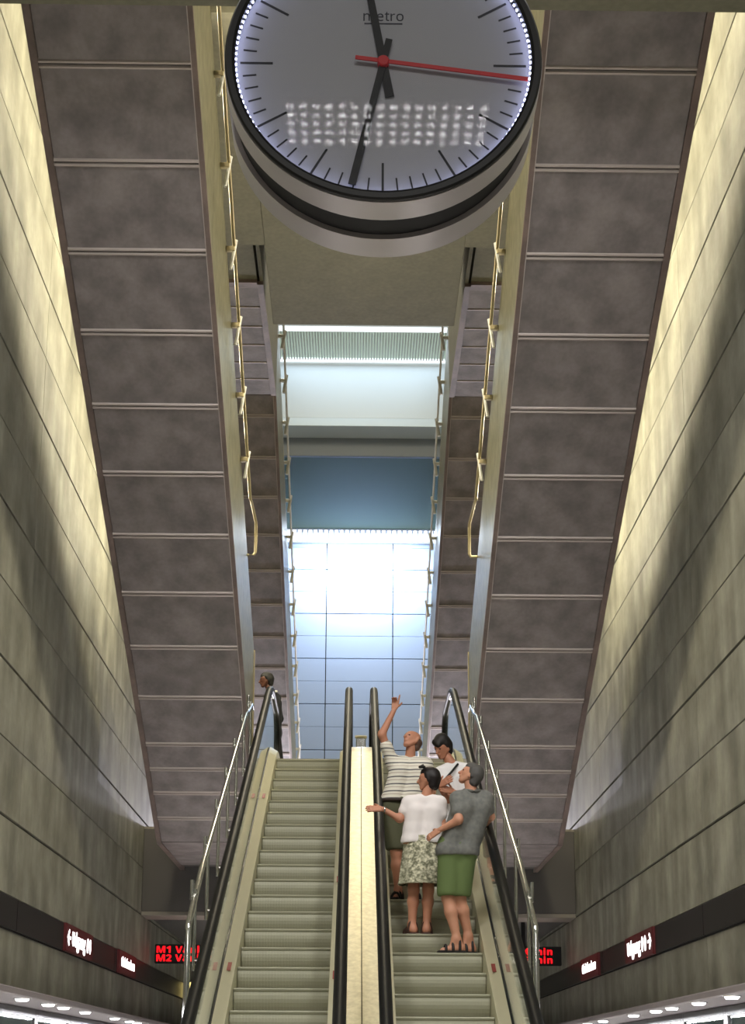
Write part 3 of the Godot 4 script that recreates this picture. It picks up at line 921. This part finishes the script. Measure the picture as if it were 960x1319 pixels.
# ---------------------------------------------------------------- people: smooth surfaces round tapered bones
class Net:
	var verts := PackedVector3Array()
	var norms := PackedVector3Array()
	var idx := PackedInt32Array()

	func add(bones: Array, cell: float, k: float, cut_y := -1e9) -> void:
		var lo := Vector3.ONE * 1e9
		var hi := -lo
		for b in bones:
			var r: float = maxf(b[2], b[3]) + cell * 2.0
			lo = lo.min(b[0] - Vector3.ONE * r).min(b[1] - Vector3.ONE * r)
			hi = hi.max(b[0] + Vector3.ONE * r).max(b[1] + Vector3.ONE * r)
		if cut_y > -1e8:
			lo.y = maxf(lo.y, cut_y - cell * 2.0)
		var n := Vector3i(((hi - lo) / cell).ceil()) + Vector3i.ONE
		var g := PackedFloat32Array()
		g.resize(n.x * n.y * n.z)
		g.fill(1.0)
		var sy := n.x
		var sz := n.x * n.y
		for b in bones:
			var a: Vector3 = b[0]
			var ab: Vector3 = b[1] - a
			var l2 := maxf(ab.length_squared(), 1e-9)
			var ra: float = b[2]
			var dr: float = b[3] - ra
			var r: float = maxf(ra, b[3]) + k + cell * 2.0
			var i0 := Vector3i((((a.min(b[1]) - Vector3.ONE * r) - lo) / cell).floor()).clamp(Vector3i.ZERO, n - Vector3i.ONE)
			var i1 := Vector3i((((a.max(b[1]) + Vector3.ONE * r) - lo) / cell).ceil()).clamp(Vector3i.ZERO, n - Vector3i.ONE)
			for z in range(i0.z, i1.z + 1):
				for y in range(i0.y, i1.y + 1):
					var p := lo + Vector3(i0.x, y, z) * cell - a
					var at := i0.x + y * sy + z * sz
					for x in range(i0.x, i1.x + 1):
						var h := clampf(p.dot(ab) / l2, 0.0, 1.0)
						var d := (p - ab * h).length() - ra - dr * h
						var c := g[at]
						var m := k - absf(c - d)
						g[at] = minf(c, d) - (m * m / (4.0 * k) if m > 0.0 else 0.0)
						p.x += cell
						at += 1
		if cut_y > -1e8:
			for z in n.z:
				for y in n.y:
					var dy := cut_y - (lo.y + y * cell)
					if dy < -cell * 3.0:
						continue
					var at := y * sy + z * sz
					for x in n.x:
						g[at + x] = maxf(g[at + x], dy)
		var id := PackedInt32Array()
		id.resize(g.size())
		var base := verts.size()
		var off := [0, 1, sy, sy + 1, sz, sz + 1, sz + sy, sz + sy + 1]
		var edges := [[0, 1], [2, 3], [4, 5], [6, 7], [0, 2], [1, 3], [4, 6], [5, 7], [0, 4], [1, 5], [2, 6], [3, 7]]
		var cells := PackedInt32Array()
		for z in n.z - 1:
			for y in n.y - 1:
				var row := y * sy + z * sz
				for x in n.x - 1:
					var at := row + x
					var c := g[at]
					if c > cell * 1.8 or c < -cell * 1.8:
						continue
					var neg := 0
					for o in off:
						if g[at + o] < 0.0:
							neg += 1
					if neg == 0 or neg == 8:
						continue
					var s := Vector3.ZERO
					var cnt := 0
					for e in edges:
						var da := g[at + off[e[0]]]
						var db := g[at + off[e[1]]]
						if (da < 0.0) != (db < 0.0):
							var t := da / (da - db)
							var pa := Vector3(e[0] & 1, (e[0] >> 1) & 1, e[0] >> 2)
							var pb := Vector3(e[1] & 1, (e[1] >> 1) & 1, e[1] >> 2)
							s += pa.lerp(pb, t)
							cnt += 1
					id[at] = verts.size() + 1
					verts.append(lo + (Vector3(x, y, z) + s / cnt) * cell)
					norms.append(Vector3.ZERO)
					cells.append(at)
		for at in cells:
			var inside := g[at] < 0.0
			for e in [[1, sy, sz], [sy, sz, 1], [sz, 1, sy]]:
				if at + e[0] >= g.size() or (g[at + e[0]] < 0.0) == inside:
					continue
				var q := [id[at], id[at - e[1]], id[at - e[1] - e[2]], id[at - e[2]]]
				if q[0] == 0 or q[1] == 0 or q[2] == 0 or q[3] == 0:
					continue
				if inside:
					q = [q[0], q[3], q[2], q[1]]
				var p0 := verts[q[0] - 1]
				var nn := (verts[q[1] - 1] - p0).cross(verts[q[2] - 1] - p0) + (verts[q[2] - 1] - p0).cross(verts[q[3] - 1] - p0)
				for j in 4:
					norms[q[j] - 1] -= nn
				for j in [0, 1, 2, 0, 2, 3]:
					idx.append(q[j] - 1)

	func commit() -> ArrayMesh:
		for i in norms.size():
			norms[i] = norms[i].normalized()
		var a := []
		a.resize(Mesh.ARRAY_MAX)
		a[Mesh.ARRAY_VERTEX] = verts
		a[Mesh.ARRAY_NORMAL] = norms
		a[Mesh.ARRAY_INDEX] = idx
		var m := ArrayMesh.new()
		m.add_surface_from_arrays(Mesh.PRIMITIVE_TRIANGLES, a)
		return m

func blob(called: String, t: Node3D, m: Material, bones: Array, cell: float, k: float, cut_y := -1e9) -> MeshInstance3D:
	var net := Net.new()
	var moved := []
	for b in bones:
		moved.append([b[0] - t.position, b[1] - t.position, b[2], b[3]])
	net.add(moved, cell, k, cut_y - t.position.y if cut_y > -1e8 else cut_y)
	return part(called, net.commit(), m, t)

func finger(out: Array, root: Vector3, dir: Vector3, bend: Vector3, length: float, r: float, curl: float) -> void:
	var p := root
	var d := dir
	for i in 3:
		var l: float = length * [0.45, 0.32, 0.23][i]
		var q := p + d * l
		out.append([p, q, r * (1.0 - 0.1 * i), r * (0.9 - 0.1 * i)])
		p = q
		d = (d * cos(curl) + bend * sin(curl)).normalized()

# wrist, direction of the fingers, side on which the thumb sits, side that the palm faces
func hand_bones(w: Vector3, dir: Vector3, thumb: Vector3, palm: Vector3, pointing: bool, curl: float) -> Array:
	dir = dir.normalized()
	thumb = (thumb - dir * thumb.dot(dir)).normalized()
	palm = (palm - dir * palm.dot(dir) - thumb * palm.dot(thumb)).normalized()
	var out := []
	for e in [-0.027, -0.009, 0.009, 0.027]:
		out.append([w + dir * 0.012 + thumb * e * 0.7, w + dir * 0.085 + thumb * e, 0.014, 0.012])
	var lens := [0.062, 0.076, 0.082, 0.074]
	for i in 4:
		var e: float = [-0.029, -0.010, 0.010, 0.029][i]
		var c := curl
		if pointing:
			c = 0.05 if i == 3 else 1.25
		var d0 := dir if not pointing or i == 3 else (dir * 0.6 + palm * 0.8).normalized()
		finger(out, w + dir * 0.088 + thumb * e, (d0 + thumb * e * 2.0).normalized(), palm, lens[i], 0.0095, c)
	finger(out, w + dir * 0.03 + thumb * 0.026, (thumb * 0.75 + dir * 0.6 + palm * 0.2).normalized(), (dir + palm * 0.4).normalized(), 0.07, 0.0105, 0.25)
	return out

func head_bones(c: Vector3, f: Vector3, u: Vector3) -> Array:
	var r := f.cross(u).normalized()
	var out := [
		[c + u * 0.032 - f * 0.022, c + u * 0.030 - f * 0.012, 0.080, 0.080],
		[c + u * 0.030 + f * 0.026, c + u * 0.005 + f * 0.030, 0.062, 0.058],
		[c - u * 0.010 + f * 0.036, c - u * 0.078 + f * 0.052, 0.050, 0.030],
		[c + u * 0.012 + f * 0.088, c - u * 0.022 + f * 0.106, 0.009, 0.014],
	]
	for s in [-1.0, 1.0]:
		out.append([c - u * 0.02 + r * 0.040 * s, c - u * 0.075 + f * 0.040 + r * 0.020 * s, 0.036, 0.024])
		out.append([c + u * 0.020 + r * 0.078 * s - f * 0.012, c - u * 0.022 + r * 0.074 * s - f * 0.004, 0.014, 0.010])
		out.append([c + u * 0.030 + f * 0.080 + r * 0.012 * s, c + u * 0.030 + f * 0.070 + r * 0.040 * s, 0.008, 0.008])
		out.append([c - u * 0.046 + f * 0.084, c - u * 0.046 + f * 0.078 + r * 0.018 * s, 0.007, 0.005])
	return out

func mid(a: Vector3, b: Vector3, t: float) -> Vector3:
	return a.lerp(b, t)

# J: head, face, crown (directions), neck, sh/el/wr/hip/kn/an as [image left, image right], toe directions, floor height
func person(label: String, J: Dictionary, C: Dictionary) -> Node3D:
	var base: Vector3 = (J.an[0] + J.an[1]) / 2.0
	base.y = J.floor
	var t := thing("person", label, "person", "", base)
	var skin := plain(C.skin, 0.55)
	skin.subsurf_scatter_enabled = true
	skin.subsurf_scatter_strength = 0.05
	var f: Vector3 = J.face.normalized()
	var u: Vector3 = J.crown.normalized()
	u = (u - f * u.dot(f)).normalized()
	var r := f.cross(u).normalized()
	var w: float = C.get("build", 1.0)
	var sl: Vector3 = J.sh[0]
	var sr: Vector3 = J.sh[1]
	var hl: Vector3 = J.hip[0]
	var hr: Vector3 = J.hip[1]
	var chest_l := mid(sl, sr, 0.24) - Vector3(0, 0.09, 0)
	var chest_r := mid(sr, sl, 0.24) - Vector3(0, 0.09, 0)
	var waist_l := mid(chest_l, hl, 0.62)
	var waist_r := mid(chest_r, hr, 0.62)
	var torso := [
		[mid(sl, sr, 0.08), mid(sr, sl, 0.08), 0.052 * w, 0.052 * w],
		[mid(J.neck, sl, 0.25), sl, 0.045, 0.048 * w], [mid(J.neck, sr, 0.25), sr, 0.045, 0.048 * w],
		[chest_l, waist_l, 0.100 * w, 0.092 * w], [chest_r, waist_r, 0.100 * w, 0.092 * w],
		[waist_l, hl, 0.092 * w, 0.098 * w], [waist_r, hr, 0.092 * w, 0.098 * w],
		[hl, hr, 0.095 * w, 0.095 * w],
	]
	var body := Net.new()
	var bones := torso.duplicate()
	bones.append([J.head - u * 0.06 - f * 0.02, J.neck, 0.050, 0.056])
	for i in 2:
		bones.append([J.sh[i], J.el[i], 0.046 * w, 0.037 * w])
		bones.append([J.el[i], J.wr[i], 0.038 * w, 0.026])
		bones.append([J.hip[i], J.kn[i], 0.082 * w, 0.056 * w])
		bones.append([mid(J.kn[i], J.an[i], 0.0), mid(J.kn[i], J.an[i], 0.35), 0.054 * w, 0.056 * w])
		bones.append([mid(J.kn[i], J.an[i], 0.35), J.an[i], 0.055 * w, 0.036])
		var toe: Vector3 = J.toe[i].normalized()
		var heel: Vector3 = J.an[i] * Vector3(1, 0, 1) + Vector3(0, J.ground[i] + 0.05, 0)
		bones.append([J.an[i], heel - toe * 0.035, 0.036, 0.036])
		bones.append([heel - toe * 0.03, heel + toe * 0.14 - Vector3(0, 0.022, 0), 0.036, 0.024])
		bones.append([heel + toe * 0.05, J.an[i] + toe * 0.02, 0.03, 0.034])
	var all := []
	for b in bones:
		all.append([b[0] - base, b[1] - base, b[2], b[3]])
	body.add(all, 0.012, 0.03)
	all = []
	for b in head_bones(J.head, f, u):
		all.append([b[0] - base, b[1] - base, b[2], b[3]])
	body.add(all, 0.0065, 0.016)
	for i in 2:
		all = []
		var hd: Vector3 = J.hand[i]
		for b in hand_bones(J.wr[i], hd, J.thumb[i], J.palm[i], C.get("pointing", -1) == i, 0.28):
			all.append([b[0] - base, b[1] - base, b[2], b[3]])
		body.add(all, 0.005, 0.008)
	part("body", body.commit(), skin, t)
	var dark := plain(Color(0.06, 0.045, 0.04), 0.4)
	for s in [-1.0, 1.0]:
		blob("eye", t, dark, [[J.head + u * 0.014 + f * 0.080 + r * 0.028 * s, J.head + u * 0.014 + f * 0.078 + r * 0.036 * s, 0.008, 0.007]], 0.004, 0.004)
	# upper garment
	var shirt := []
	for b in torso:
		shirt.append([b[0], b[1], b[2] + 0.016, b[3] + 0.018])
	for i in 2:
		var e: float = C.get("sleeve", 0.55)
		shirt.append([J.sh[i], mid(J.sh[i], J.el[i], minf(e, 1.0)), 0.060 * w, 0.060 * w])
		if e > 1.0:
			shirt.append([J.el[i], mid(J.el[i], J.wr[i], 0.93), 0.056 * w, 0.044])
		shirt.append([J.hip[i], J.hip[i] - Vector3(0, C.get("hem", 0.02), 0), 0.112 * w, 0.112 * w])
	blob("shirt", t, C.shirt, shirt, 0.011, 0.035, J.hip[0].y - C.get("hem", 0.02))
	if C.has("collar"):
		var ring := []
		for i in 17:
			var a := TAU * i / 16.0
			ring.append(J.neck - base + Vector3(cos(a) * 0.075, 0.028 + 0.02 * sin(a) * -1.0, sin(a) * 0.072))
		part("collar", tube(ring, 0.017, 8), C.collar, t)
	# lower garment
	if C.has("skirt"):
		skirt(t, mid(hl, hr, 0.5), C.skirt_len, C.skirt)
	else:
		var legs := [[hl, hr, 0.115 * w, 0.115 * w], [hl + Vector3(0, 0.06, 0), hr + Vector3(0, 0.06, 0), 0.108 * w, 0.108 * w]]
		var e: float = C.get("leg", 0.82)
		var bottom := 1e9
		for i in 2:
			legs.append([J.hip[i], mid(J.hip[i], J.kn[i], minf(e, 1.0)), 0.102 * w, 0.100 * w])
			if e > 1.0:
				legs.append([J.kn[i], mid(J.kn[i], J.an[i], 0.95), 0.085 * w, 0.075])
			bottom = minf(bottom, mid(J.hip[i], J.kn[i], minf(e, 1.0)).y - 0.04)
		blob("trousers" if e > 1.0 else "shorts", t, C.bottoms, legs, 0.011, 0.025, bottom if e <= 1.0 else -1e9)
	if C.has("belt"):
		var ring := []
		var c := mid(hl, hr, 0.5) - base + Vector3(0, 0.075, 0)
		for i in 25:
			var a := TAU * i / 24.0
			ring.append(c + Vector3(cos(a) * (0.125 * w + hl.distance_to(hr) * 0.5), 0, sin(a) * 0.128 * w))
		part("belt", tube(ring, 0.02, 6), C.belt, t)
	# hair
	var hb := []
	for b in C.hair_bones:
		hb.append([J.head + f * b[0] + u * b[1] + r * b[2], J.head + f * b[3] + u * b[4] + r * b[5], b[6], b[7]])
	blob("hair", t, plain(C.hair, 0.6), hb, 0.008, 0.02)
	# sandals
	for i in 2:
		var toe: Vector3 = J.toe[i].normalized()
		var side := toe.cross(Vector3.UP).normalized()
		var foot: Vector3 = J.an[i] * Vector3(1, 0, 1) + Vector3(0, J.ground[i], 0) - base
		var st := st_new()
		add_box(st, foot + toe * 0.055 + Vector3(0, 0.013, 0), Vector3(0.088, 0.026, 0.27), 0.012, Basis(side, Vector3.UP, side.cross(Vector3.UP)))
		var sandal := part("sandal" if not C.has("shoe") else "shoe", st.commit(), C.sole, t)
		for e in [[0.11, 0.058, 0.044], [0.045, 0.082, 0.046], [-0.02, 0.125, 0.046]]:
			var arc := []
			for k in 9:
				var a := PI * k / 8.0
				arc.append(foot + toe * e[0] + side * cos(a) * e[2] + Vector3(0, 0.02 + sin(a) * e[1], 0))
			part("strap", tube(arc, 0.013, 6), C.sole, sandal)
	return t

func skirt(t: Node3D, top: Vector3, length: float, m: Material) -> void:
	var st := st_new()
	var c := top - t.position
	var rows := 7
	var ring := func(j: int) -> Array:
		var a := float(j) / rows
		var out := []
		for i in 48:
			var w := TAU * i / 48.0
			var wave := 1.0 + 0.05 * a * sin(w * 9.0 + 0.7)
			out.append(c + Vector3(cos(w) * lerpf(0.168, 0.225, a) * wave, 0.05 - a * (length + 0.05), sin(w) * lerpf(0.11, 0.19, a) * wave))
		return out
	for j in rows:
		var a: Array = ring.call(j)
		var b: Array = ring.call(j + 1)
		for i in 48:
			var k := (i + 1) % 48
			quad(st, a[i], a[k], b[k], b[i], (a[i] - c) * Vector3(1, 0, 1))
	st.generate_normals()
	var o := part("skirt", st.commit(), m, t)
	var hem := []
	for p in ring.call(rows):
		hem.append(p)
	hem.append(hem[0])
	part("hem", tube(hem, 0.006, 5), m, o)

func rail_y(d: float) -> float:
	return -4.772 + T * d + 0.99

func people() -> void:
	var brown := plain(Color(0.16, 0.10, 0.07), 0.6)
	var black := plain(Color(0.10, 0.075, 0.065), 0.6)
	# striped polo
	var im := Image.create(8, 128, false, Image.FORMAT_RGB8)
	im.fill(Color(0.92, 0.90, 0.84))
	for y in 128:
		if y % 32 < 5:
			for x in 8:
				im.set_pixel(x, y, Color(0.36, 0.35, 0.36))
		elif y % 32 >= 16 and y % 32 < 18:
			for x in 8:
				im.set_pixel(x, y, Color(0.60, 0.50, 0.44))
	var polo := textured(ImageTexture.create_from_image(im), 0.30, 0.8)
	polo.uv1_world_triplanar = false
	var full := [[-0.03, 0.045, 0.0, -0.03, 0.04, 0.0, 0.088, 0.088], [0.02, 0.075, 0.0, 0.03, 0.07, 0.0, 0.058, 0.055], [-0.06, 0.02, 0.03, -0.06, -0.05, 0.03, 0.06, 0.045], [-0.06, 0.02, -0.03, -0.06, -0.05, -0.03, 0.06, 0.045], [0.0, 0.05, 0.07, -0.02, -0.01, 0.076, 0.022, 0.016], [0.0, 0.05, -0.07, -0.02, -0.01, -0.076, 0.022, 0.016]]
	var thick := full.duplicate()
	thick.append([0.05, 0.085, 0.03, 0.075, 0.06, -0.02, 0.04, 0.032])
	thick.append([-0.02, 0.08, 0.0, -0.03, 0.07, 0.0, 0.085, 0.08])
	var fringe := [[-0.06, 0.0, 0.03, -0.065, -0.045, 0.03, 0.058, 0.045], [-0.06, 0.0, -0.03, -0.065, -0.045, -0.03, 0.058, 0.045], [-0.01, 0.02, 0.072, -0.04, -0.01, 0.066, 0.018, 0.022], [-0.01, 0.02, -0.072, -0.04, -0.01, -0.066, 0.018, 0.022]]
	var dA := 15.76
	person("man in a striped polo shirt and olive shorts pointing up with one raised arm", {
		"head": px(530, 954, dA), "face": Vector3(-0.62, 0.42, 0.66), "crown": Vector3(0.25, 0.9, -0.3), "neck": px(528, 981, dA + 0.02),
		"sh": [px(506, 983, dA), px(549, 985, dA)], "el": [px(492, 946, dA - 0.08), px(556, 1020, dA)], "wr": [px(508, 914, dA - 0.05), px(546, 1036, dA - 0.16)],
		"hand": [Vector3(0.16, 1.0, 0.0), Vector3(-0.6, -0.3, 0.6)], "thumb": [Vector3(1, 0, 0.2), Vector3(0, 1, 0.3)], "palm": [Vector3(0.1, 0, 1), Vector3(-1, 0, 0)],
		"hip": [px(504, 1042, dA), px(527, 1042, dA)], "kn": [px(511, 1098, dA - 0.02), px(534, 1098, dA)], "an": [px(513, 1147, dA + 0.03), px(533, 1147, dA + 0.03)],
		"toe": [Vector3(-0.25, 0, 1), Vector3(0.2, 0, 1)], "ground": [3.262, 3.262], "floor": 3.262},
		{"skin": Color(0.76, 0.53, 0.42), "shirt": polo, "collar": plain(Color(0.90, 0.88, 0.82), 0.8), "bottoms": plain(Color(0.33, 0.33, 0.24), 0.85), "belt": brown, "hair": Color(0.36, 0.27, 0.22), "hair_bones": fringe, "sole": black, "pointing": 0, "sleeve": 0.6, "hem": -0.06, "leg": 0.86, "build": 1.08})
	var dB := 16.16
	var wb := person("woman in a white top with thick dark hair, head bowed", {
		"head": px(570, 964, dB), "face": Vector3(-0.62, -0.42, 0.66), "crown": Vector3(-0.2, 0.95, 0.3), "neck": px(583, 986, dB + 0.02),
		"sh": [px(566, 996, dB), px(604, 992, dB)], "el": [px(577, 1030, dB - 0.12), px(608, 1028, dB)], "wr": [px(566, 1012, dB - 0.30), px(585, 1020, dB - 0.28)],
		"hand": [Vector3(0.6, 0.35, 0.3), Vector3(-0.8, 0.2, 0.2)], "thumb": [Vector3(0, 1, 0), Vector3(0, 1, 0)], "palm": [Vector3(0, 0, -1), Vector3(0, 0, -1)],
		"hip": [px(578, 1066, dB), px(599, 1066, dB)], "kn": [px(577, 1108, dB - 0.02), px(598, 1108, dB - 0.02)], "an": [px(577, 1140, dB), px(598, 1140, dB)],
		"toe": [Vector3(-0.1, 0, 1), Vector3(0.1, 0, 1)], "ground": [3.469, 3.469], "floor": 3.469},
		{"skin": Color(0.72, 0.49, 0.38), "shirt": plain(Color(0.93, 0.92, 0.92), 0.8), "bottoms": plain(Color(0.45, 0.36, 0.28), 0.85), "hair": Color(0.075, 0.055, 0.05), "hair_bones": thick, "sole": brown, "sleeve": 0.5, "hem": 0.04, "leg": 0.8, "build": 0.92})
	part("bag_strap", tube([px(590, 984, dB - 0.06) - wb.position, px(582, 994, dB - 0.125) - wb.position, px(574, 1003, dB - 0.145) - wb.position, px(565, 1014, dB - 0.14) - wb.position], 0.012, 6), M.black, wb)
	var dC := 14.95
	var cam := stain_tex(128, [field(128, 128, 0.045, 3, 61), field(128, 128, 0.11, 2, 62)], [0.6, 0.4], Color(0.42, 0.42, 0.33), Color(0.88, 0.86, 0.75), 2.6)
	var floral := textured(cam, 0.42, 0.85)
	floral.uv1_world_triplanar = false
	var c := person("woman in a white tee and patterned knee-length skirt, one hand held out", {
		"head": px(552, 1005, dC), "face": Vector3(-0.93, 0.08, -0.30), "crown": Vector3(0.05, 1, 0), "neck": px(548, 1029, dC),
		"sh": [px(526, 1034, dC), px(567, 1034, dC)], "el": [px(515, 1055, dC - 0.02), px(571, 1066, dC)], "wr": [px(493, 1042, dC - 0.03), px(560, 1060, dC + 0.20)],
		"hand": [Vector3(-1, 0.02, 0.05), Vector3(-0.4, 0.3, -0.8)], "thumb": [Vector3(0, 0.8, -0.5), Vector3(0, 1, 0)], "palm": [Vector3(0, -1, -0.3), Vector3(-1, 0, 0)],
		"hip": [px(532, 1084, dC), px(554, 1084, dC)], "kn": [px(533, 1146, dC), px(552, 1146, dC)], "an": [px(531, 1191, dC), px(550, 1191, dC)],
		"toe": [Vector3(-0.35, 0, -1), Vector3(0.1, 0, -1)], "ground": [2.846, 2.846], "floor": 2.846},
		{"skin": Color(0.76, 0.53, 0.42), "shirt": plain(Color(0.94, 0.91, 0.90), 0.8), "skirt": floral, "skirt_len": 0.42, "hair": Color(0.085, 0.05, 0.045), "hair_bones": full, "sole": plain(Color(0.26, 0.15, 0.10), 0.6), "sleeve": 0.5, "hem": 0.02, "build": 0.94})
	var rel := func(p: Vector3) -> Vector3: return p - c.position
	part("sunglasses", tube([rel.call(px(545, 986, dC + 0.07)), rel.call(px(541, 988, dC)), rel.call(px(547, 988, dC - 0.08))], 0.014, 8), M.black, c)
	var ring := []
	for i in 13:
		var a := TAU * i / 12.0
		ring.append(rel.call(px(495, 1043, dC - 0.03)) + Vector3(0.006 * sin(a), cos(a) * 0.030, sin(a) * 0.030))
	part("wristwatch", tube(ring, 0.009, 6), M.chrome, c)
	var dD := 14.55
	person("man in a grey polo shirt and green shorts looking up, hand on hip", {
		"head": px(606, 999, dD), "face": Vector3(-0.82, 0.44, -0.10), "crown": Vector3(0.45, 0.88, 0.0), "neck": px(608, 1022, dD),
		"sh": [px(589, 1029, dD - 0.06), px(626, 1029, dD + 0.04)], "el": [px(591, 1056, dD - 0.16), px(632, 1052, dD + 0.10)], "wr": [px(567, 1069, dD - 0.10), px(626, 1062, dD + 0.34)],
		"hand": [Vector3(-0.75, -0.45, -0.4), Vector3(-0.1, 0.1, -1)], "thumb": [Vector3(0, 0.8, -0.5), Vector3(-1, 0, 0)], "palm": [Vector3(0.5, -0.4, -0.6), Vector3(0, -1, 0)],
		"hip": [px(579, 1096, dD), px(600, 1096, dD)], "kn": [px(577, 1156, dD - 0.02), px(592, 1156, dD + 0.03)], "an": [px(589, 1210, dD - 0.06), px(604, 1206, dD + 0.06)],
		"toe": [Vector3(-1, 0, 0.12), Vector3(-0.8, 0, 0.35)], "ground": [2.643, 2.643], "floor": 2.643},
		{"skin": Color(0.78, 0.56, 0.45), "shirt": textured(stain_tex(64, [field(64, 64, 0.1, 3, 71)], [1.0], Color(0.41, 0.415, 0.40), Color(0.48, 0.48, 0.46), 1.5), 0.4, 0.85), "collar": plain(Color(0.36, 0.36, 0.34), 0.85), "bottoms": plain(Color(0.38, 0.45, 0.26), 0.85), "hair": Color(0.30, 0.29, 0.28), "hair_bones": full, "sole": black, "sleeve": 0.6, "hem": 0.05, "leg": 0.88, "build": 1.06})
	var dE := 22.7
	person("man in a dark suit walking on the landing at the head of the empty escalator", {
		"head": px(343, 877, dE), "face": Vector3(-0.97, -0.05, 0.2), "crown": Vector3(0.1, 1, 0), "neck": px(350, 893, dE),
		"sh": [px(346, 900, dE - 0.16), px(356, 899, dE + 0.16)], "el": [px(350, 926, dE - 0.2), px(360, 926, dE + 0.2)], "wr": [px(345, 945, dE - 0.22), px(352, 946, dE + 0.22)],
		"hand": [Vector3(-0.3, -1, 0), Vector3(-0.3, -1, 0)], "thumb": [Vector3(-1, 0, 0), Vector3(-1, 0, 0)], "palm": [Vector3(0, 0, -1), Vector3(0, 0, 1)],
		"hip": [px(352, 944, dE - 0.09), px(353, 944, dE + 0.09)], "kn": [px(347, 982, dE - 0.1), px(357, 982, dE + 0.1)], "an": [v(-1.52, LAND + 0.09, dE - 0.1), v(-1.20, LAND + 0.12, dE + 0.1)],
		"toe": [Vector3(-1, 0, 0.1), Vector3(-1, 0, 0)], "ground": [LAND + 0.005, LAND + 0.005], "floor": LAND + 0.005},
		{"skin": Color(0.36, 0.21, 0.15), "shirt": plain(Color(0.10, 0.105, 0.13), 0.8), "collar": plain(Color(0.85, 0.85, 0.83), 0.8), "bottoms": plain(Color(0.09, 0.09, 0.11), 0.8), "hair": Color(0.03, 0.025, 0.025), "hair_bones": full, "sole": black, "sleeve": 1.5, "hem": 0.08, "leg": 1.5, "shoe": 1})
